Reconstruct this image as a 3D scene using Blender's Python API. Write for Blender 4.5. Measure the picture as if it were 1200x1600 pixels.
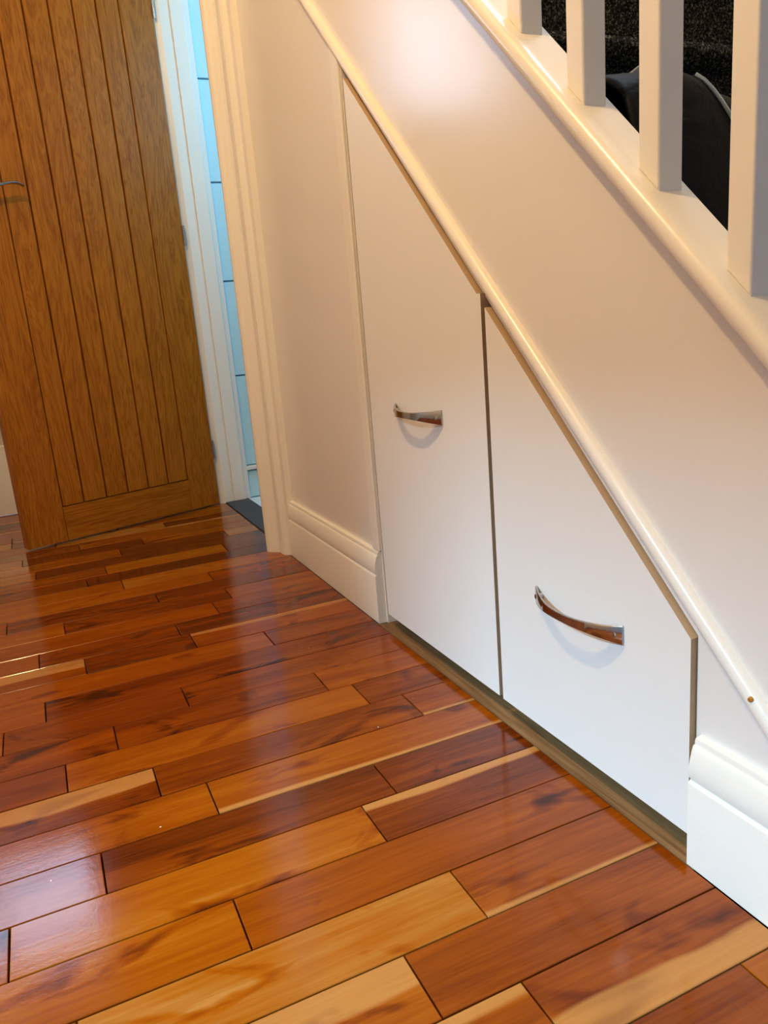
import bpy, math, random
from mathutils import Vector, Matrix, Euler

for o in list(bpy.data.objects):
    bpy.data.objects.remove(o, do_unlink=True)
scene = bpy.context.scene
COL = scene.collection
S = 0.60 / 0.68            # survey units -> metres
rnd = random.Random(11)

# ------------------------------------------------------------------ camera
def V(x, y, z):
    return Vector((x, y, z)) * S

yaw, pitch, roll, focal = 0.407220662, 0.246158769, 0.08392507, 1207.82
cam_d = bpy.data.cameras.new('camera')
cam = bpy.data.objects.new('camera', cam_d)
COL.objects.link(cam)
f = Vector((math.sin(yaw) * math.cos(pitch), math.cos(yaw) * math.cos(pitch), -math.sin(pitch)))
r = Vector((math.cos(yaw), -math.sin(yaw), 0))
d = f.cross(r)
r2 = math.cos(roll) * r + math.sin(roll) * d
d2 = -math.sin(roll) * r + math.cos(roll) * d
M = Matrix((r2, -d2, -f)).transposed().to_4x4()
M.translation = V(0, 0, 0.68)
cam.matrix_world = M
cam_d.sensor_fit = 'VERTICAL'
cam_d.sensor_height = 24.0
cam_d.lens = focal / 1600.0 * 24.0
cam_d.clip_start = 0.02
scene.camera = cam

# ------------------------------------------------------------------ light and exposure
scene.view_settings.view_transform = 'Standard'
scene.view_settings.look = 'None'
scene.view_settings.gamma = 1.0
scene.view_settings.use_curve_mapping = False
scene.view_settings.exposure = -0.07

world = bpy.data.worlds.new('world')
scene.world = world
world.use_nodes = True
bg = world.node_tree.nodes['Background']
bg.inputs['Color'].default_value = (0.62, 0.78, 1.0, 1)
bg.inputs['Strength'].default_value = 0.4


def area_light(name, loc, target, sx, sy, power, color):
    ld = bpy.data.lights.new(name, 'AREA')
    ld.shape = 'RECTANGLE'
    ld.size, ld.size_y = sx * S, sy * S
    ld.energy = power
    ld.color = color
    o = bpy.data.objects.new(name, ld)
    o.location = V(*loc)
    o.rotation_euler = (V(*target) - V(*loc)).to_track_quat('-Z', 'Y').to_euler()
    COL.objects.link(o)
    return o


# sky light added outside an unseen doorway, its head shaped to keep light low
area_light('unseen_doorway_light', (-2.95, -0.15, 3.0), (0.65, 0.62, 0.10), 0.55, 0.45, 265.0, (0.42, 0.74, 1.0))
# daylight of the bathroom window
area_light('daylight_bathroom', (1.48, 2.50, 1.75), (0.75, 3.10, 1.2), 0.5, 0.6, 17.0, (0.20, 0.66, 1.0))
# added cool light over the steps, brightening the stair nosings
area_light('nosing_light', (1.15, 1.25, 2.70), (1.05, 1.0, 1.0), 0.6, 0.6, 11.0, (0.62, 0.80, 1.0))
LAMP_POS = (-0.30, 0.90, 2.40)
LAMP_POWER = 66.0
LAMP_COLOR = (1.0, 0.66, 0.29)
WINDOW_STRENGTH = 10.0
WINDOW_COLOR = (0.46, 0.68, 1.0)


# ------------------------------------------------------------------ node helpers
def new_mat(name):
    m = bpy.data.materials.new(name)
    m.use_nodes = True
    nt = m.node_tree
    return m, nt, nt.nodes['Principled BSDF']


def N(nt, typ, **kw):
    n = nt.nodes.new(typ)
    for k, v in kw.items():
        setattr(n, k, v)
    return n


def L(nt, a, b):
    nt.links.new(a, b)


def val(nt, x, sock):
    if isinstance(x, (int, float)):
        sock.default_value = x
    else:
        L(nt, x, sock)


def mth(nt, op, a, b=0.0, c=None, clamp=False):
    n = N(nt, 'ShaderNodeMath', operation=op)
    n.use_clamp = clamp
    val(nt, a, n.inputs[0])
    val(nt, b, n.inputs[1])
    if c is not None:
        val(nt, c, n.inputs[2])
    return n.outputs[0]


def mixc(nt, fac, a, b, blend='MIX'):
    n = N(nt, 'ShaderNodeMix', data_type='RGBA', blend_type=blend)
    val(nt, fac, n.inputs[0])
    for x, i in ((a, 6), (b, 7)):
        if isinstance(x, tuple):
            n.inputs[i].default_value = (x[0], x[1], x[2], 1)
        else:
            L(nt, x, n.inputs[i])
    return n.outputs[2]


def noise(nt, vec, scale, detail=3.0, rough=0.55, dist=0.0):
    n = N(nt, 'ShaderNodeTexNoise')
    n.inputs['Scale'].default_value = scale
    n.inputs['Detail'].default_value = detail
    n.inputs['Roughness'].default_value = rough
    n.inputs['Distortion'].default_value = dist
    if vec is not None:
        L(nt, vec, n.inputs['Vector'])
    return n.outputs['Fac']


def mapping(nt, vec, scale, loc=None):
    n = N(nt, 'ShaderNodeMapping')
    n.inputs['Scale'].default_value = scale
    L(nt, vec, n.inputs['Vector'])
    if loc is not None:
        L(nt, loc, n.inputs['Location'])
    return n.outputs[0]


def ramp(nt, fac, stops):
    n = N(nt, 'ShaderNodeValToRGB')
    cr = n.color_ramp
    cr.elements[0].position, cr.elements[0].color = stops[0][0], (*stops[0][1], 1)
    cr.elements[1].position, cr.elements[1].color = stops[-1][0], (*stops[-1][1], 1)
    for p, c in stops[1:-1]:
        e = cr.elements.new(p)
        e.color = (*c, 1)
    L(nt, fac, n.inputs[0])
    return n.outputs[0]


def bump(nt, bsdf, height, strength, distance=0.002):
    n = N(nt, 'ShaderNodeBump')
    n.inputs['Strength'].default_value = strength
    n.inputs['Distance'].default_value = distance
    L(nt, height, n.inputs['Height'])
    L(nt, n.outputs[0], bsdf.inputs['Normal'])


def attr(nt, name):
    n = N(nt, 'ShaderNodeAttribute', attribute_type='OBJECT', attribute_name=name)
    return n.outputs['Fac']


# ------------------------------------------------------------------ materials
def paint(name, col, rough, lump=0.25, fine=0.15, spec=0.5):
    m, nt, b = new_mat(name)
    geo = N(nt, 'ShaderNodeNewGeometry').outputs['Position']
    a = noise(nt, geo, 9.0, 4)
    c = noise(nt, geo, 220.0, 2)
    b.inputs['Base Color'].default_value = (*col, 1)
    v = mixc(nt, mth(nt, 'MULTIPLY', a, 0.10), col, (col[0] * .82, col[1] * .80, col[2] * .78))
    L(nt, v, b.inputs['Base Color'])
    b.inputs['Roughness'].default_value = rough
    b.inputs['Specular IOR Level'].default_value = spec
    h = mth(nt, 'ADD', mth(nt, 'MULTIPLY', a, lump), mth(nt, 'MULTIPLY', c, fine))
    bump(nt, b, h, 0.35, 0.0016)
    return m


M_WALL = paint('satin_wall_paint', (0.80, 0.76, 0.72), 0.22, 1.2, 0.10, 0.45)
M_PANEL = paint('white_door_paint', (0.82, 0.80, 0.77), 0.34, 0.25, 0.10, 0.4)
M_GLOSS = paint('white_gloss_paint', (0.84, 0.80, 0.73), 0.26, 0.4, 0.22, 0.5)
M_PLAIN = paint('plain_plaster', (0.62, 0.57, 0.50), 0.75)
M_BLUEWALL = paint('bathroom_plaster', (0.75, 0.80, 0.84), 0.6)


def simple(name, col, rough, metal=0.0, spec=0.5):
    m, nt, b = new_mat(name)
    geo = N(nt, 'ShaderNodeTexCoord').outputs['Object']
    a = noise(nt, geo, 60.0, 3)
    L(nt, mixc(nt, mth(nt, 'MULTIPLY', a, 0.3), col, tuple(x * .7 for x in col)), b.inputs['Base Color'])
    b.inputs['Roughness'].default_value = rough
    b.inputs['Metallic'].default_value = metal
    b.inputs['Specular IOR Level'].default_value = spec
    return m


M_MDF = simple('raw_mdf_edge', (0.50, 0.345, 0.205), 0.8, 0, 0.2)
M_DARK = simple('cupboard_dark', (0.03, 0.025, 0.02), 0.9, 0, 0.1)
M_SUB = simple('floor_gap_dark', (0.010, 0.004, 0.002), 0.9, 0, 0.1)
M_CHROME = simple('polished_chrome', (0.50, 0.48, 0.46), 0.16, 1.0)
M_STEEL = simple('hinge_steel', (0.42, 0.42, 0.40), 0.35, 1.0)
M_THRESH = simple('slate_threshold', (0.045, 0.045, 0.055), 0.55, 0, 0.4)
M_NAIL = simple('brass_nail', (0.50, 0.22, 0.03), 0.4, 0.3)
M_TILE = simple('glazed_tile', (0.50, 0.76, 0.86), 0.18)
M_GROUT = simple('tile_grout', (0.22, 0.40, 0.50), 0.8)
M_BFLOOR = simple('bathroom_floor_vinyl', (0.75, 0.78, 0.80), 0.3)
M_GREY = simple('grey_lining', (0.30, 0.31, 0.31), 0.8)
M_PIPING = simple('pale_piping', (0.62, 0.68, 0.58), 0.6)


def N_sep(nt, col):
    n = N(nt, 'ShaderNodeSeparateColor')
    L(nt, col, n.inputs[0])
    return n.outputs[0]


def plank_mat():
    m, nt, b = new_mat('varnished_plank_wood')
    obc = N(nt, 'ShaderNodeTexCoord').outputs['Object']
    seed = attr(nt, 'seed')
    tone = attr(nt, 'tone')
    sap = attr(nt, 'sap')
    comb = N(nt, 'ShaderNodeCombineXYZ')
    L(nt, mth(nt, 'MULTIPLY', seed, 7.3), comb.inputs[0])
    L(nt, mth(nt, 'MULTIPLY', seed, 3.1), comb.inputs[1])
    L(nt, mth(nt, 'MULTIPLY', seed, 1.7), comb.inputs[2])
    off = comb.outputs[0]
    wide = mapping(nt, obc, (2.6, 22.0, 1.0), off)
    fine = mapping(nt, obc, (9.0, 260.0, 1.0), off)
    blot = mapping(nt, obc, (6.0, 14.0, 1.0), off)
    n1 = noise(nt, wide, 1.0, 4, 0.6, 0.6)
    n2 = noise(nt, fine, 1.0, 3, 0.6, 0.2)
    n3 = noise(nt, blot, 1.0, 3, 0.55, 0.8)
    sep = N(nt, 'ShaderNodeSeparateXYZ')
    L(nt, obc, sep.inputs[0])
    # heartwood tone
    t = mth(nt, 'ADD', tone, mth(nt, 'MULTIPLY', mth(nt, 'SUBTRACT', n1, 0.5), 0.80))
    t = mth(nt, 'ADD', t, mth(nt, 'MULTIPLY', mth(nt, 'SUBTRACT', n2, 0.5), 0.36))
    # dark knots and smudges
    k = mth(nt, 'MULTIPLY', mth(nt, 'SUBTRACT', n3, 0.59, clamp=True), 3.0)
    t = mth(nt, 'SUBTRACT', t, k, clamp=True)
    heart = ramp(nt, t, [(0.0, (0.050, 0.008, 0.0010)), (0.22, (0.135, 0.021, 0.0010)), (0.45, (0.245, 0.048, 0.0012)),
                         (0.68, (0.320, 0.082, 0.0025)), (0.85, (0.36, 0.128, 0.018)), (1.0, (0.43, 0.190, 0.045))])
    # sapwood band along one long edge: sap > 0 far edge, sap < 0 near edge, size = width share
    vpos = mth(nt, 'DIVIDE', sep.outputs[1], 0.0801)            # -0.5 .. 0.5
    sgn = mth(nt, 'SIGN', sap)
    edge = mth(nt, 'SUBTRACT', 0.5, mth(nt, 'MULTIPLY', vpos, sgn))   # 0 at the sap edge
    slow = noise(nt, mapping(nt, obc, (3.5, 1.0, 1.0), off), 1.0, 2)
    wob = mth(nt, 'ADD', mth(nt, 'MULTIPLY', mth(nt, 'SUBTRACT', slow, 0.5), 0.55),
              mth(nt, 'MULTIPLY', mth(nt, 'SUBTRACT', n1, 0.5), 0.12))
    wob = mth(nt, 'MULTIPLY', wob, mth(nt, 'MINIMUM', mth(nt, 'MULTIPLY', mth(nt, 'ABSOLUTE', sap), 3.0), 1.0))
    dlt = mth(nt, 'SUBTRACT', mth(nt, 'ADD', mth(nt, 'ABSOLUTE', sap), wob), edge)
    mask = mth(nt, 'MULTIPLY', dlt, 16.0, clamp=True)
    mask = mth(nt, 'MULTIPLY', mask, mth(nt, 'GREATER_THAN', mth(nt, 'ABSOLUTE', sap), 0.01))
    sapc = mixc(nt, n2, (0.37, 0.135, 0.026), (0.46, 0.20, 0.052))
    sapc = mixc(nt, mth(nt, 'MULTIPLY', k, 1.5, clamp=True), sapc, (0.22, 0.08, 0.02))
    col = mixc(nt, mask, heart, sapc)
    # scuffed varnish with a few specks of dust
    geo = N(nt, 'ShaderNodeNewGeometry').outputs['Position']
    vo = N(nt, 'ShaderNodeTexVoronoi')
    vo.inputs['Scale'].default_value = 17.0
    L(nt, geo, vo.inputs['Vector'])
    spk = mth(nt, 'MULTIPLY', mth(nt, 'LESS_THAN', vo.outputs['Distance'], 0.024), mth(nt, 'GREATER_THAN', N_sep(nt, vo.outputs['Color']), 0.55))
    col = mixc(nt, mth(nt, 'MULTIPLY', spk, 0.8), col, (0.75, 0.68, 0.58))
    L(nt, col, b.inputs['Base Color'])
    s1 = noise(nt, geo, 130.0, 4, 0.65)
    s2 = noise(nt, geo, 6.0, 3)
    L(nt, mth(nt, 'ADD', 0.05, mth(nt, 'MULTIPLY', s2, 0.14)), b.inputs['Roughness'])
    b.inputs['Specular IOR Level'].default_value = 0.36
    h = mth(nt, 'ADD', mth(nt, 'MULTIPLY', s1, 0.5), mth(nt, 'MULTIPLY', n2, 0.25))
    bump(nt, b, h, 0.16, 0.0010)
    return m


M_PLANK = plank_mat()


def oak_mat(name, axis):
    m, nt, b = new_mat(name)
    obc = N(nt, 'ShaderNodeTexCoord').outputs['Object']
    seed = attr(nt, 'seed')
    comb = N(nt, 'ShaderNodeCombineXYZ')
    for i, k in enumerate((5.1, 3.3, 8.7)):
        L(nt, mth(nt, 'MULTIPLY', seed, k), comb.inputs[i])
    off = comb.outputs[0]
    if axis == 'z':
        sw, sf, sr = (14, 14, 1.6), (170, 170, 9.0), (45, 45, 3.0)
    else:
        sw, sf, sr = (1.6, 14, 14), (9.0, 170, 170), (3.0, 45, 45)
    n1 = noise(nt, mapping(nt, obc, sw, off), 1.0, 4, 0.6, 1.2)
    n2 = noise(nt, mapping(nt, obc, sf, off), 1.0, 3, 0.65, 0.2)
    n3 = noise(nt, mapping(nt, obc, sr, off), 1.0, 5, 0.6, 1.6)
    rings = mth(nt, 'ABSOLUTE', mth(nt, 'SINE', mth(nt, 'MULTIPLY', n1, 34.0)))
    t = mth(nt, 'ADD', mth(nt, 'MULTIPLY', n2, 0.55), mth(nt, 'MULTIPLY', n3, 0.30))
    t = mth(nt, 'ADD', t, mth(nt, 'MULTIPLY', rings, 0.22))
    t = mth(nt, 'ADD', t, mth(nt, 'MULTIPLY', mth(nt, 'SUBTRACT', seed, 0.5), 0.10), clamp=True)
    c = ramp(nt, t, [(0.15, (0.150, 0.034, 0.0005)), (0.42, (0.275, 0.076, 0.002)), (0.62, (0.370, 0.115, 0.005)), (0.9, (0.47, 0.165, 0.014))])
    L(nt, c, b.inputs['Base Color'])
    b.inputs['Roughness'].default_value = 0.48
    b.inputs['Specular IOR Level'].default_value = 0.15
    bump(nt, b, n2, 0.25, 0.0008)
    return m


M_OAK_V = oak_mat('oak_upright_grain', 'z')
M_OAK_H = oak_mat('oak_level_grain', 'x')


def strip_mat():
    m, nt, b = new_mat('bare_wood_strip')
    obc = N(nt, 'ShaderNodeTexCoord').outputs['Object']
    n = noise(nt, mapping(nt, obc, (160, 6, 10)), 1.0, 4, 0.65, 0.6)
    c = ramp(nt, n, [(0.25, (0.10, 0.045, 0.014)), (0.55, (0.225, 0.115, 0.042)), (0.8, (0.32, 0.18, 0.08))])
    L(nt, c, b.inputs['Base Color'])
    b.inputs['Roughness'].default_value = 0.6
    bump(nt, b, n, 0.2, 0.001)
    return m


M_STRIP = strip_mat()


def carpet_mat():
    m, nt, b = new_mat('dark_speckled_carpet')
    geo = N(nt, 'ShaderNodeNewGeometry').outputs['Position']
    a = noise(nt, geo, 330.0, 2, 0.5)
    c2 = noise(nt, geo, 120.0, 3, 0.6)
    c = ramp(nt, a, [(0.40, (0.004, 0.004, 0.004)), (0.53, (0.022, 0.020, 0.016)), (0.63, (0.085, 0.078, 0.062)), (0.75, (0.20, 0.19, 0.165))])
    L(nt, c, b.inputs['Base Color'])
    b.inputs['Roughness'].default_value = 1.0
    b.inputs['Specular IOR Level'].default_value = 0.05
    bump(nt, b, mth(nt, 'ADD', a, c2), 0.8, 0.004)
    return m


M_CARPET = carpet_mat()


def cloth_mat():
    m, nt, b = new_mat('black_nylon_cloth')
    geo = N(nt, 'ShaderNodeNewGeometry').outputs['Position']
    a = noise(nt, geo, 26.0, 4, 0.6, 0.8)
    L(nt, mixc(nt, a, (0.001, 0.0012, 0.002), (0.004, 0.0045, 0.007)), b.inputs['Base Color'])
    b.inputs['Roughness'].default_value = 0.55
    b.inputs['Specular IOR Level'].default_value = 0.15
    bump(nt, b, a, 0.5, 0.006)
    return m


M_CLOTH = cloth_mat()


def emit_mat(name, col, strength):
    m, nt, b = new_mat(name)
    b.inputs['Base Color'].default_value = (0.8, 0.8, 0.8, 1)
    b.inputs['Emission Color'].default_value = (*col, 1)
    b.inputs['Emission Strength'].default_value = strength
    return m


M_PANE = emit_mat('daylit_frosted_glass', WINDOW_COLOR, WINDOW_STRENGTH)
M_BULB = emit_mat('lamp_glass', LAMP_COLOR, 12.0)

# ------------------------------------------------------------------ mesh helpers
ORG = {}


def place(o, origin, parent):
    ORG[o.name] = Vector(origin)
    COL.objects.link(o)
    if parent is not None:
        o.parent = parent
        o.location = (Vector(origin) - ORG[parent.name]) * S
    else:
        o.location = Vector(origin) * S


def empty(name, origin, parent=None):
    o = bpy.data.objects.new(name, None)
    o.empty_display_size = 0.05
    place(o, origin, parent)
    return o


def mk(name, verts, faces, mat, parent=None, origin=None, smooth=False, bevel=0.0, mats=None, midx=None, segs=2):
    vs = [Vector(v) for v in verts]
    if origin is None:
        lo = Vector([min(v[i] for v in vs) for i in range(3)])
        hi = Vector([max(v[i] for v in vs) for i in range(3)])
        origin = ((lo[0] + hi[0]) / 2, (lo[1] + hi[1]) / 2, lo[2])
    og = Vector(origin)
    me = bpy.data.meshes.new(name)
    me.from_pydata([tuple((v - og) * S) for v in vs], [], faces)
    import bmesh
    bm = bmesh.new()
    bm.from_mesh(me)
    bmesh.ops.recalc_face_normals(bm, faces=bm.faces)
    bm.to_mesh(me)
    bm.free()
    for mm in (mats or [mat]):
        me.materials.append(mm)
    if midx:
        for i, p in enumerate(me.polygons):
            p.material_index = midx[i]
    if smooth:
        for p in me.polygons:
            p.use_smooth = True
    o = bpy.data.objects.new(name, me)
    place(o, origin, parent)
    if bevel > 0:
        b = o.modifiers.new('bevel', 'BEVEL')
        b.width = bevel * S
        b.segments = segs
        b.limit_method = 'ANGLE'
        b.angle_limit = math.radians(40)
    return o


def box_vf(x0, x1, y0, y1, z0, z1):
    v = [(x0, y0, z0), (x1, y0, z0), (x1, y1, z0), (x0, y1, z0), (x0, y0, z1), (x1, y0, z1), (x1, y1, z1), (x0, y1, z1)]
    fcs = [(0, 3, 2, 1), (4, 5, 6, 7), (0, 1, 5, 4), (1, 2, 6, 5), (2, 3, 7, 6), (3, 0, 4, 7)]
    return v, fcs


def box(name, x0, x1, y0, y1, z0, z1, mat, parent=None, bevel=0.0, origin=None):
    v, fc = box_vf(x0, x1, y0, y1, z0, z1)
    return mk(name, v, fc, mat, parent, origin, bevel=bevel)


def prism_x(name, poly, x0, x1, mat, parent=None, bevel=0.0, mats=None, edge_idx=None):
    """poly in (y, z), extruded along x; side walls can take a second material"""
    n = len(poly)
    v = [(x0, y, z) for y, z in poly] + [(x1, y, z) for y, z in poly]
    fc = [tuple(range(n)), tuple(range(2 * n - 1, n - 1, -1))]
    mi = [0, 1 if mats else 0]
    for i in range(n):
        j = (i + 1) % n
        fc.append((i, j, n + j, n + i))
        mi.append(1 if mats else 0)
    return mk(name, v, fc, mat, parent, mats=mats, midx=mi if mats else None, bevel=bevel)


def prism_z(name, poly, z0, z1, mat, parent=None, bevel=0.0):
    n = len(poly)
    v = [(x, y, z0) for x, y in poly] + [(x, y, z1) for x, y in poly]
    fc = [tuple(range(n)), tuple(range(2 * n - 1, n - 1, -1))] + [(i, (i + 1) % n, n + (i + 1) % n, n + i) for i in range(n)]
    return mk(name, v, fc, mat, parent, bevel=bevel)


def sweep(name, prof, p0, p1, u, w, mat, parent=None, smooth=False, bevel=0.0):
    """closed profile of (u, w) swept straight from p0 to p1"""
    p0, p1, u, w = Vector(p0), Vector(p1), Vector(u), Vector(w)
    n = len(prof)
    v = [p0 + u * a + w * b for a, b in prof] + [p1 + u * a + w * b for a, b in prof]
    fc = [tuple(range(n)), tuple(range(2 * n - 1, n - 1, -1))] + [(i, (i + 1) % n, n + (i + 1) % n, n + i) for i in range(n)]
    o = mk(name, v, fc, mat, parent, bevel=bevel)
    if smooth:
        shade_auto(o, 35)
    return o


def shade_auto(o, deg):
    me = o.data
    for p in me.polygons:
        p.use_smooth = True
    import bmesh
    bm = bmesh.new()
    bm.from_mesh(me)
    for e in bm.edges:
        if len(e.link_faces) == 2:
            e.smooth = e.calc_face_angle(0) < math.radians(deg)
    bm.to_mesh(me)
    bm.free()


def tube(name, pts, radii, mat, parent=None, nseg=12, flat=None):
    """rings along pts; radii entries are r or (r_side, r_up)"""
    pts = [Vector(p) for p in pts]
    v, fc = [], []
    for i, p in enumerate(pts):
        t = (pts[min(i + 1, len(pts) - 1)] - pts[max(i - 1, 0)]).normalized()
        up = Vector((0, 0, 1)) if abs(t.z) < 0.9 else Vector((1, 0, 0))
        a = t.cross(up).normalized()
        b = a.cross(t).normalized()
        rr = radii[i] if isinstance(radii[i], tuple) else (radii[i], radii[i])
        for k in range(nseg):
            q = 2 * math.pi * k / nseg
            ca, sa = math.cos(q), math.sin(q)
            if flat:
                ca = math.copysign(abs(ca) ** flat, ca)
                sa = math.copysign(abs(sa) ** flat, sa)
            v.append(p + a * ca * rr[0] + b * sa * rr[1])
    for i in range(len(pts) - 1):
        for k in range(nseg):
            k2 = (k + 1) % nseg
            fc.append((i * nseg + k, i * nseg + k2, (i + 1) * nseg + k2, (i + 1) * nseg + k))
    fc.append(tuple(range(nseg)))
    fc.append(tuple(range((len(pts) - 1) * nseg, len(pts) * nseg)))
    o = mk(name, v, fc, mat, parent)
    shade_auto(o, 40)
    return o


def tag(o, label, cat=None, group=None, kind=None):
    o['label'] = label
    if cat:
        o['category'] = cat
    if group:
        o['group'] = group
    if kind:
        o['kind'] = kind
    return o


# ------------------------------------------------------------------ key dimensions (survey units)
XW = 0.648                 # face of the stair-side wall
XS = 0.628                 # face of its skirting
ROW0, ROWW = 0.698 * 0.68, 0.1335 * 0.68
Y_END = 3.57
CEIL = 2.74


def cap_z(y):
    return 0.1444 + 0.9464 * y


# ------------------------------------------------------------------ room shell
floor = box('floor', -1.25, 0.735, -0.95, Y_END, -0.06, -0.009, M_SUB)
tag(floor, 'glossy red-brown hardwood strip floor of the hallway', 'floor', kind='structure')

wall_poly = [(2.34, 0), (1.531, 0), (1.531, 1.157), (0.6185, 0.2945), (0.6185, 0), (-0.12, 0), (-0.12, 0.02),
             (2.34, cap_z(2.34) - 0.045)]
wall = prism_x('wall_right', wall_poly, XW, XW + 0.035, M_WALL)
tag(wall, 'white painted wall under the stairs with sloping spandrel', 'wall', kind='structure')
prism_x('lintel_panel', [(3.085, 0), (Y_END, 0), (Y_END, CEIL), (2.34, CEIL), (2.34, 2.30), (3.085, 2.30)], XW, XW + 0.09, M_WALL, wall)
# dark inside of the under-stairs cupboard
prism_x('cupboard_back', [(0.55, 0), (1.6, 0), (1.6, 1.04), (0.55, 0.20)], 1.02, 1.03, M_DARK, wall)
box('cupboard_side', XW + 0.035, 1.02, 1.56, 1.57, 0.0, 1.0, M_DARK, wall)
box('cupboard_frame', XW + 0.036, XW + 0.06, 1.00, 1.08, 0.0, 0.70, M_MDF, wall)

box('wall_end', -1.35, 0.75, Y_END, Y_END + 0.1, 0, CEIL, M_PLAIN)
tag(bpy.data.objects['wall_end'], 'shaded cream wall at the end of the hall behind the oak door', 'wall', kind='structure')
prism_x('wall_left', [(-2.5, 0), (-0.55, 0), (-0.55, 1.79), (0.58, 1.79), (0.58, 0), (Y_END, 0), (Y_END, CEIL), (-2.5, CEIL)], -1.35, -1.25, M_PLAIN)  # unseen opening, its head and jamb set to cut the sky light
tag(bpy.data.objects['wall_left'], 'cream hallway wall opposite the stairs', 'wall', kind='structure')
box('wall_stairs', 1.56, 1.66, -0.2, 3.2, 0, CEIL, M_PLAIN)
tag(bpy.data.objects['wall_stairs'], 'plain wall on the far side of the staircase', 'wall', kind='structure')
box('ceiling', -1.35, 1.7, -2.5, Y_END + 0.1, CEIL, CEIL + 0.08, M_PLAIN)
tag(bpy.data.objects['ceiling'], 'plain hallway ceiling', 'ceiling', kind='structure')

# ------------------------------------------------------------------ floor planks
JOINTS = {-1: [.564], 0: [.354], 1: [.262], 2: [.371], 3: [.115], 4: [-.139, .326], 5: [-.026, .384], 6: [.139], 7: [.070, .523],
          8: [-.060, .459], 9: [.026, .413], 10: [-.158, .164], 11: [-.086], 12: [.386], 13: [-.001, .233], 14: [-.093, .214],
          15: [.325], 16: [-.032, .379], 17: [-.164, .205], 18: [.370], 19: [.136], 20: [.045], 21: [.475], 22: [-.092],
          23: [.169, .520], 24: [-.130, .252], 25: [.05]}
# (tone, sap) of the boards of each row, counted from the leftmost joint leftwards board onwards
TONES = {-1: [(.40, 0), (.58, 0)], 0: [(.46, .20), (.38, -.33)], 1: [(.58, .45), (.42, 0)], 2: [(.80, 0), (.44, -.10)],
         3: [(.58, 0), (.48, 0)], 4: [(.42, 0), (.62, 0), (.28, .22)], 5: [(.46, 0), (.26, 0), (.24, 0)], 6: [(.54, 0), (.56, -.12)],
         7: [(.30, .45), (.36, 0), (.42, -.10)], 8: [(.36, 0), (.58, 0), (.36, 0)], 9: [(.40, 0), (.38, 0), (.52, 0)],
         10: [(.55, 0), (.36, 0), (.40, 0)], 11: [(.54, 0), (.30, 0)], 12: [(.58, 0), (.42, 0)], 13: [(.50, .50), (.30, 0), (.50, .22)],
         14: [(.46, 0), (.34, 0), (.26, 0)], 15: [(.50, 0), (.42, 0)], 16: [(.64, 0), (.36, 0), (.58, 0)], 17: [(.52, 0), (.30, 0), (.32, 0)],
         18: [(.60, 0), (.44, 0)], 19: [(.58, 0), (.74, 0)], 20: [(.30, 0), (.20, 0)], 21: [(.68, 0), (.28, 0)], 22: [(.64, 0), (.22, 0)],
         23: [(.52, 0), (.24, 0), (.80, 0)], 24: [(.5, 0), (.22, 0), (.56, 0)], 25: [(.32, 0), (.54, 0)]}  # palest board here has a floor reflection put into its tone
GAP = 0.0010
for row in range(-15, 35):
    ya = ROW0 + row * ROWW
    yb = min(ya + ROWW, Y_END - 0.002)
    if yb - ya < 0.02:
        continue
    js = list(JOINTS.get(row, []))
    tn = list(TONES.get(row, []))
    if not js:
        x = rnd.uniform(-.35, .25)
        js = [x] + ([x + rnd.uniform(.3, .42)] if x < .1 else [])
        tn = [(min(.85, max(.2, rnd.gauss(.45, .16))), rnd.choice([0, 0, 0, .25, -.2])) for _ in range(len(js) + 1)]
    while js[0] > -0.75:
        js.insert(0, js[0] - rnd.uniform(.34, .62))
        tn.insert(0, (min(.8, max(.22, rnd.gauss(.45, .14))), 0))
    right = 0.6273 if ya < 2.2 else 0.631
    xs = [-1.249] + [j for j in js if j > -1.2] + [right]
    tn = tn[-(len(xs) - 1):]
    for i in range(len(xs) - 1):
        a, b = xs[i] + GAP, xs[i + 1] - GAP
        c, e = ya + GAP, yb - GAP
        h = 0.0008
        z1 = rnd.uniform(-0.0003, 0.0003)
        vv = [(a, c, -.009), (b, c, -.009), (b, e, -.009), (a, e, -.009),
              (a, c, z1 - h), (b, c, z1 - h), (b, e, z1 - h), (a, e, z1 - h),
              (a + h, c + h, z1), (b - h, c + h, z1), (b - h, e - h, z1), (a + h, e - h, z1)]
        fc = [(0, 1, 5, 4), (1, 2, 6, 5), (2, 3, 7, 6), (3, 0, 4, 7), (4, 5, 9, 8), (5, 6, 10, 9), (6, 7, 11, 10), (7, 4, 8, 11), (8, 9, 10, 11)]
        p = mk('plank', vv, fc, M_PLANK, floor, origin=((a + b) / 2, (c + e) / 2, 0))
        p['seed'] = rnd.uniform(0, 10)
        p['tone'] = tn[i][0] - 0.045
        p['sap'] = float(tn[i][1])
        p.rotation_euler = (math.radians(rnd.uniform(-.22, .22)), math.radians(rnd.uniform(-.05, .05)), 0)

st = box('edge_strip', 0.6285, 0.80, 0.60, 1.545, -0.012, -0.001, M_STRIP, floor)
st['label'] = 'bare brown wood strip in the recess under the cupboard doors'
th = box('threshold', 0.632, 0.729, 2.31, 3.085, -0.02, 0.004, M_THRESH, floor, bevel=.002)
th['label'] = 'dark slate threshold in the doorway'

# ------------------------------------------------------------------ skirting
SKIRT = [(0, 0), (.0200, 0), (.0200, .1115), (.0192, .1140), (.0160, .1165), (.0163, .1180), (.0186, .1200), (.0194, .1260), (.0190, .1340),
         (.0176, .1430), (.0154, .1520), (.0132, .1590), (.0118, .1610), (.0100, .1612), (.0100, .1650), (.0088, .1690), (0, .1705)]


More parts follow.
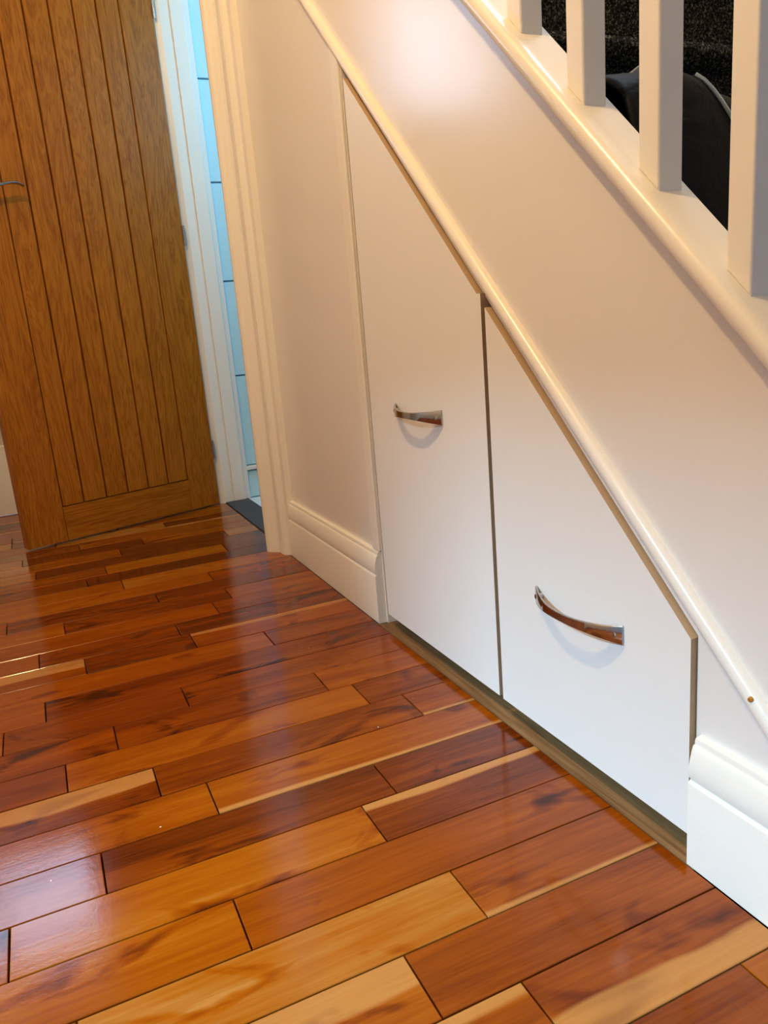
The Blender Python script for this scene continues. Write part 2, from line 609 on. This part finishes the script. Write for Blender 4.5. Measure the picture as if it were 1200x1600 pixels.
def skirting(name, y0, y1, label):
    o = sweep(name, SKIRT, (XW, y0, 0), (XW, y1, 0), (-1, 0, 0), (0, 0, 1), M_GLOSS, smooth=True)
    return tag(o, label, 'skirting', kind='structure')


skirting('baseboard_right', 1.537, 2.196, 'white moulded skirting board between door frame and left cupboard door')
skirting('baseboard_near', -0.1, 0.611, 'white moulded skirting board right of the cupboard doors')
pe = [(0, 0), (.02, 0), (.02, .235), (.014, .25), (.012, .285), (0, .29)]
o = sweep('baseboard_end', pe, (-1.25, Y_END, 0.004), (0.63, Y_END, 0.004), (0, -1, 0), (0, 0, 1), M_GLOSS, smooth=True)
tag(o, 'cream skirting board glimpsed left of the oak door', 'skirting', kind='structure')

# ------------------------------------------------------------------ mouldings on the stair wall
ang = math.atan(0.942)
ty, tz = math.cos(ang), math.sin(ang)          # up-slope direction
up = (0, -tz, ty)
prof = []
for k in range(11):
    q = math.pi * k / 10
    prof.append((0.0125 * math.sin(q) ** 0.8, 0.0115 - 0.0115 * math.cos(q)))


def mould_z(y):
    return 0.2185 + 0.9365 * (y - 0.52)


o = sweep('trim_1', prof, (XW, 0.462, mould_z(0.462)), (XW, 2.2, mould_z(2.2)), (-1, 0, 0), up, M_GLOSS, smooth=True)
tag(o, 'white half-round moulding sloping above the cupboard doors', 'moulding', kind='structure')
# raw nail spot on the moulding
NY, NZ = 0.5345, 0.2540
nl = [(0.6375, NY + 0.0036 * math.cos(t), NZ + 0.0036 * math.sin(t)) for t in [i * math.pi / 4 for i in range(8)]]
nl2 = [(0.6345, NY + 0.0024 * math.cos(t), NZ + 0.0024 * math.sin(t)) for t in [i * math.pi / 4 for i in range(8)]]
nail = mk('nail_head', nl + nl2, [tuple(range(8)), tuple(range(8, 16))] + [(i, (i + 1) % 8, 8 + (i + 1) % 8, 8 + i) for i in range(8)], M_NAIL, o)
nail['label'] = 'rusty orange nail head'

o = prism_x('trim_2', [(1.5335, 0.1705), (1.571, 0.1705), (1.571, mould_z(1.571) + .004), (1.5335, mould_z(1.5335) + .004)], 0.641, XW + .002, M_GLOSS, bevel=.003)
tag(o, 'upright white batten left of the tall cupboard door', 'trim', kind='structure')

# sloping string cap under the balusters
ang2 = math.atan(0.9464)
upc = (0, -math.sin(ang2), math.cos(ang2))
cp = []
for k in range(9):
    q = math.pi * (0.5 + k / 8)
    cp.append((0.631 + 0.0130 * math.cos(q) - .0, -0.0130 + 0.0130 * math.sin(q)))
cp = [(0.687, 0.0), (0.640, 0.0)] + cp + [(0.640, -0.026), (0.687, -0.026)]
y0c, y1c = 0.0, 2.62
o = sweep('trim_3', cp, (0, y0c, cap_z(y0c)), (0, y1c, cap_z(y1c)), (1, 0, 0), upc, M_GLOSS, smooth=True)
tag(o, 'sloping white stair string cap with rounded nose', 'trim', kind='structure')
prism_x('string_board', [(0.02, 0.02), (2.6, cap_z(2.6) - .30), (2.6, cap_z(2.6) - .036), (0.02, cap_z(0.02) - .036)], XW + .0352, .6868, M_GLOSS, o)

# ------------------------------------------------------------------ door frame
arch = [(0.577, 2.286), (0.5775, 2.279), (0.583, 2.2705), (0.590, 2.266), (0.604, 2.2535), (0.609, 2.247), (0.6085, 2.222), (0.6105, 2.213),
        (0.617, 2.2065), (0.626, 2.200), (0.6285, 2.190), (0.630, 2.183), (0.6478, 2.180), (0.6478, 2.335), (0.625, 2.335), (0.590, 2.300)]
o = prism_z('trim_4', arch, 0, 2.36, M_GLOSS)
tag(o, 'near moulded white architrave of the open doorway', 'architrave', kind='structure')
o = box('trim_5', 0.631, 0.717, 3.078, 3.108, 0, 2.30, M_GLOSS)
tag(o, 'white door lining on the hinge side of the doorway', 'door frame', kind='structure')
box('door_stop', 0.668, 0.717, 3.0745, 3.078, 0.004, 2.29, M_GLOSS, o, bevel=.001)
o = prism_z('trim_6', [(0.607, 3.085), (0.630, 3.076), (0.6478, 3.076), (0.6478, 3.17), (0.628, 3.17), (0.612, 3.15)], 0, 2.36, M_GLOSS)
tag(o, 'far white architrave behind the hinges of the oak door', 'architrave', kind='structure')

# ------------------------------------------------------------------ bathroom beyond the doorway
YT = 3.108
bw = box('wall_bathroom', 0.7172, 1.558, YT, YT + .08, -0.01, 2.4, M_GROUT)
tag(bw, 'blue-white tiled bathroom wall seen through the doorway', 'wall', kind='structure')
zs = [0.0, 0.116, 0.136, 0.501, 0.864, 1.223, 1.578, 1.935, 2.29]
for ci in range(2):
    xa = 0.7165 + ci * 0.41
    for ri in range(len(zs) - 1):
        if ri == 1:
            continue
        box('tile', xa + .003, xa + .407, YT - .010, YT, zs[ri] + .003, zs[ri + 1] - .003, M_TILE, bw, bevel=.0015)
t = box('tile_trim', 0.718, 1.555, YT - .022, YT, 0.118, 0.135, M_GLOSS, bw, bevel=.003)
t['label'] = 'pale trim strip above the bottom row of tiles'
o = box('floor_bathroom', 0.7295, 1.558, 1.7, YT, -0.03, 0.0, M_BFLOOR)
tag(o, 'pale bathroom floor beyond the threshold', 'floor', kind='structure')
o = box('ceiling_bathroom', 0.738, 1.558, 1.7, 3.2, 2.4, 2.42, M_BLUEWALL)
tag(o, 'bathroom ceiling', 'ceiling', kind='structure')

# ------------------------------------------------------------------ oak door
A = Vector((0.6055, 3.0662, 0))
dd = Vector((-0.950966, -0.309295, 0)).normalized()
nn = Vector((dd.y, -dd.x, 0))                   # towards the camera
if nn.y > 0:
    nn = -nn
Q = math.atan2(dd.y, dd.x)
door = empty('door_1', (A.x, A.y, 0))
tag(door, 'open oak ledged door with vertical grooved boards', 'door', kind='structure')


# local y axis of the rotated part = dd rotated by +90 deg ; find its sign against nn
ly = Vector((-dd.y, dd.x, 0))
sg = 1 if ly.dot(nn) > 0 else -1


def door_part(name, s0, s1, z0, z1, mat, front=0.0, back=0.044, cham=0.0):
    pts = [(s0, -back), (s1, -back), (s1, front - cham), (s1 - cham, front), (s0 + cham, front), (s0, front - cham)] if cham else \
          [(s0, -back), (s1, -back), (s1, front), (s0, front)]
    cs, cz = (s0 + s1) / 2, (z0 + z1) / 2
    n = len(pts)
    v = [(a - cs, b * sg, z0 - cz) for a, b in pts] + [(a - cs, b * sg, z1 - cz) for a, b in pts]
    fc = [tuple(range(n)), tuple(range(2 * n - 1, n - 1, -1))] + [(i, (i + 1) % n, n + (i + 1) % n, n + i) for i in range(n)]
    o = mk(name, v, fc, mat, None, origin=(0, 0, 0))
    w = A + dd * cs + Vector((0, 0, cz))
    o.parent = door
    o.rotation_euler = (0, 0, Q)
    o.location = (w - ORG[door.name]) * S
    o['seed'] = rnd.random()
    ORG[o.name] = w
    return o


ZB = 0.008
door_part('stile', 0.0, 0.1225, ZB, 2.26, M_OAK_V, cham=.002)
door_part('stile', 0.6135, 0.7506, ZB, 2.26, M_OAK_V, cham=.002)
door_part('rail', 0.1230, 0.6130, ZB, 0.1275, M_OAK_H)
door_part('rail', 0.1230, 0.6130, 2.12, 2.26, M_OAK_H)
gs = [0.123, 0.206, 0.2875, 0.368, 0.4505, 0.5345, 0.613]
for i in range(6):
    door_part('board', gs[i] + .0028, gs[i + 1] - .0028, 0.1315, 2.117, M_OAK_V, front=-.0010, back=.043, cham=.0015)
door_part('core', 0.02, 0.73, 0.02, 2.2, M_OAK_V, front=-.016, back=.030)


def door_pt(s, t, z):
    return A + dd * s + nn * t + Vector((0, 0, z))


# lever handle on a round rose
lev = empty('lever_handle', door_pt(0.686, 0, 1.165), door)
lev['label'] = 'curved chrome lever handle'
tube('rose', [door_pt(0.686, 0.0, 1.165), door_pt(0.686, 0.009, 1.165), door_pt(0.686, 0.012, 1.165)], [0.029, 0.029, 0.025], M_CHROME, lev, 20)
lp = [door_pt(0.686, 0.012, 1.165), door_pt(0.686, 0.040, 1.166), door_pt(0.680, 0.052, 1.167), door_pt(0.660, 0.056, 1.169), door_pt(0.630, 0.056, 1.176),
      door_pt(0.605, 0.056, 1.182), door_pt(0.585, 0.055, 1.181), door_pt(0.566, 0.053, 1.174)]
tube('lever', lp, [.009, .009, .009, (.009, .007), (.010, .0055), (.010, .005), (.010, .0045), (.008, .004)], M_CHROME, lev, 12)
for zc in (0.226, 1.033, 1.79):
    h = empty('hinge', door_pt(-0.003, 0.0, zc), door)
    h['label'] = 'small steel butt hinge'
    tube('knuckle', [door_pt(-0.003, 0.003, zc - .036), door_pt(-0.003, 0.003, zc + .036)], [.0042, .0042], M_STEEL, h, 10)

# ------------------------------------------------------------------ cupboard doors
XF = 0.639


def diag_z(y):
    return 0.2945 + 0.9457 * (y - 0.6185) - 0.0050


def cup_handle(parent, yc, zc, half, label):
    """bow handle: flared ends on the panel, narrow arched middle"""
    root = empty('handle', (XF, yc, zc), parent)
    root['label'] = label
    n = 22
    v, fc = [], []
    for i in range(n + 1):
        u = -1 + 2 * i / n
        yy = yc - u * half
        out = 0.027 * (1 - abs(u) ** 2.3) + 0.0035
        hh = 0.0062 + 0.0070 * abs(u) ** 2.0
        th = 0.0040 if abs(u) < .93 else 0.0036
        # tangent for thickness direction
        du = 1e-3
        o1 = 0.030 * (1 - abs(min(1, u + du)) ** 2.3)
        o0 = 0.030 * (1 - abs(max(-1, u - du)) ** 2.3)
        t = Vector((-(o1 - o0), -half * 2 * du, 0)).normalized()
        nrm = Vector((t.y, -t.x, 0))
        if nrm.x > 0:
            nrm = -nrm
        c = Vector((XF - out, yy, zc))
        ring = [(0.0, -0.86), (0.0, 0.86), (-.35, 1.0), (-1.0, 0.95), (-1.0, -0.95), (-.35, -1.0)]
        for a, b in ring:
            v.append(c + nrm * (a * th) + Vector((0, 0, b * hh)))
    for i in range(n):
        for k in range(6):
            k2 = (k + 1) % 6
            fc.append((i * 6 + k, i * 6 + k2, (i + 1) * 6 + k2, (i + 1) * 6 + k))
    fc += [tuple(range(6)), tuple(range(n * 6, n * 6 + 6))]
    b = mk('bow', v, fc, M_CHROME, root)
    shade_auto(b, 50)
    for s in (-1, 1):
        tube('foot', [(XF + .0005, yc + s * half * .88, zc), (XF - 0.010, yc + s * half * .88, zc)], [.0055, .0045], M_CHROME, root, 10)


def cup_door(poly, hy, hz, half, label, hlabel):
    o = prism_x('cupboard_door', poly, XF, XF + 0.018, M_PANEL, mats=[M_PANEL, M_MDF])
    tag(o, label, 'cupboard door')
    cup_handle(o, hy, hz, half, hlabel)
    return o


cup_door([(1.0455, .0325), (1.504, .0325), (1.504, diag_z(1.504)), (1.0555, diag_z(1.0555)), (1.0455, diag_z(1.0555))], 1.283, 0.5025, 0.0945,
         'tall white angled cupboard door next to the upright batten', 'chrome bow handle')
cup_door([(0.6205, .0315), (1.0345, .0315), (1.0345, diag_z(1.0345) - .001), (0.6205, diag_z(0.6205))], 0.828, 0.2565, 0.0955,
         'low white angled cupboard door beside the right skirting board', 'chrome bow handle')

# ------------------------------------------------------------------ balusters and handrail
labels = ['white square baluster nearest the top of the flight, leftmost in view', 'second white baluster from the left',
          'third white baluster from the left, in front of the black garment', 'rightmost white baluster at the edge of the picture']
for yn, lb in zip((0.919, 0.7985, 0.6777, 0.5555), labels):
    xa, xb, ya, yb = 0.641, 0.675, yn, yn + 0.0305
    H = 0.974
    vv = [(xa, ya, cap_z(ya) - .001), (xb, ya, cap_z(ya) - .001), (xb, yb, cap_z(yb) - .001), (xa, yb, cap_z(yb) - .001),
          (xa, ya, cap_z(ya) + H), (xb, ya, cap_z(ya) + H), (xb, yb, cap_z(yb) + H), (xa, yb, cap_z(yb) + H)]
    fc = [(0, 3, 2, 1), (4, 5, 6, 7), (0, 1, 5, 4), (1, 2, 6, 5), (2, 3, 7, 6), (3, 0, 4, 7)]
    o = mk('baluster', vv, fc, M_GLOSS, bevel=.0025, segs=3)
    tag(o, lb, 'baluster', 'white square stair balusters')
hr = [(-.032, 0), (.032, 0), (.034, .02), (.028, .042), (.012, .052), (-.012, .052), (-.028, .042), (-.034, .02)]
o = sweep('handrail', hr, (0.658, 0.30, cap_z(0.30) + .98), (0.658, 1.6, cap_z(1.6) + .98), (1, 0, 0), upc, M_GLOSS, smooth=True)
tag(o, 'white sloping handrail above the balusters', 'handrail')

# ------------------------------------------------------------------ carpeted stairs
G_, R_ = 0.262, 0.248
stairs = empty('staircase', (1.12, 0.0, 0.0))
tag(stairs, 'staircase covered in dark speckled carpet behind the balusters', 'staircase', kind='structure')
for k in range(-4, 5):
    yn, zn = 1.05 + k * G_, 1.075 + k * R_
    prof = [(yn + .022, zn - R_)]
    prof += [(yn + .022, zn - .045), (yn + .008, zn - .038), (yn, zn - .026), (yn - .001, zn - .014), (yn + .005, zn - .004), (yn + .016, zn)]
    prof += [(yn + G_ + .03, zn), (yn + G_ + .03, zn - R_)]
    o = prism_x('step', prof, 0.688, 1.559, M_CARPET, stairs)
    shade_auto(o, 60)

# ------------------------------------------------------------------ black garment lying on the stairs
gx0, gx1, gy0, gy1 = 0.700, 1.30, 0.690, 0.985
nx, ny = 64, 44
from mathutils import noise as mn


def sm(a, b, x):
    t = max(0, min(1, (x - a) / (b - a)))
    return t * t * (3 - 2 * t)


def cloth_h(x, y):
    base = 0.62 + 0.218 * sm(0.715, 0.80, y)
    ridge = 0.105 * math.exp(-((x - 0.758) / 0.125) ** 2 - ((y - 0.845) / 0.095) ** 2)
    ridge += 0.055 * math.exp(-((x - 0.98) / 0.13) ** 2 - ((y - 0.86) / 0.10) ** 2)
    fold = 0.018 * mn.noise((x * 9, y * 13, 1.3)) + 0.010 * mn.noise((x * 22, y * 17, 4.1)) + 0.012 * math.sin(22 * x - 30 * y)
    edge = sm(gy1, gy1 - 0.07, y) * sm(gx1, gx1 - 0.10, x)
    return max(0.830 if y > 0.80 else 0.585, base + (ridge + fold * .8 + 0.012) * edge)


v, fc = [], []
for j in range(ny + 1):
    for i in range(nx + 1):
        x = gx0 + (gx1 - gx0) * i / nx
        y = gy0 + (gy1 - gy0) * j / ny
        v.append((x, y + 0.008 * mn.noise((x * 8, y * 8, 7.7)), cloth_h(x, y)))
for j in range(ny):
    for i in range(nx):
        a = j * (nx + 1) + i
        fc.append((a, a + 1, a + nx + 2, a + nx + 1))
garment = mk('garment', v, fc, M_CLOTH, smooth=True)
sd = garment.modifiers.new('solid', 'SOLIDIFY')
sd.thickness = 0.006
sd.offset = -1
tag(garment, 'crumpled black garment with pale piping lying on the carpeted stairs', 'garment')


def on_cloth(x, y, dz=.004):
    return (x, y, cloth_h(x, y) + dz)


tube('piping', [on_cloth(0.818 + 0.010 * t, 0.802 - .004 * t, .005) for t in range(12)], [(.0015 + .0011 * t, .0025) for t in range(12)], M_PIPING, garment, 8)['label'] = 'pale green-white piping strip'
lin = [(0.762, 0.952), (0.790, 0.965), (0.822, 0.984), (0.862, 0.990), (0.872, 0.955), (0.840, 0.925), (0.790, 0.928)]
nl_ = len(lin)
lv = [(x, 0.895 + (x - .76) * .08, z) for x, z in lin] + [(x, 0.903 + (x - .76) * .08, z - .002) for x, z in lin]
mk('lining', lv, [tuple(range(nl_)), tuple(range(2 * nl_ - 1, nl_ - 1, -1))] + [(i, (i + 1) % nl_, nl_ + (i + 1) % nl_, nl_ + i) for i in range(nl_)], M_GREY, garment,
   bevel=.002)['label'] = 'grey-white turned-up lining'

# ------------------------------------------------------------------ daylit glazing at the end of the hall
win = empty('window_1', (-0.55, Y_END, 1.58))
tag(win, 'daylit glazed fanlight in the end wall of the hall', 'window', kind='structure')
box('pane', -0.96, -0.56, Y_END - .012, Y_END - .006, 1.62, 2.14, M_PANE, win)
box('pane', -0.53, -0.14, Y_END - .012, Y_END - .006, 1.62, 2.14, M_PANE, win)
box('window_frame', -1.0, -0.10, Y_END - .03, Y_END, 1.575, 1.62, M_GLOSS, win)
box('window_frame', -1.0, -0.10, Y_END - .03, Y_END, 2.14, 2.185, M_GLOSS, win)
for xa, xb in ((-1.0, -.96), (-.56, -.53), (-.14, -.10)):
    box('window_frame', xa, xb, Y_END - .03, Y_END, 1.62, 2.14, M_GLOSS, win)

# ------------------------------------------------------------------ hall ceiling lamp
lx, ly_, lz = LAMP_POS
lamp = empty('ceiling_lamp', (lx, ly_, CEIL))
tag(lamp, 'small warm ceiling lamp hanging over the hall', 'lamp')
tube('rose', [(lx, ly_, CEIL), (lx, ly_, CEIL - .02)], [.05, .045], M_GLOSS, lamp, 20)
tube('cord', [(lx, ly_, CEIL - .02), (lx, ly_, lz + .09)], [.004, .004], M_GLOSS, lamp, 8)
tube('socket', [(lx, ly_, lz + .09), (lx, ly_, lz + .05)], [.018, .02], M_GLOSS, lamp, 14)
tube('bulb', [(lx, ly_, lz + .05), (lx, ly_, lz + .03), (lx, ly_, lz), (lx, ly_, lz - .025), (lx, ly_, lz - .035)], [.014, .022, .032, .024, .006], M_BULB, lamp, 16)
pl = bpy.data.lights.new('lamp_light', 'POINT')
pl.energy = LAMP_POWER
pl.color = LAMP_COLOR
pl.shadow_soft_size = 0.035
po = bpy.data.objects.new('lamp_light', pl)
po.location = V(lx, ly_, lz - .075)
COL.objects.link(po)
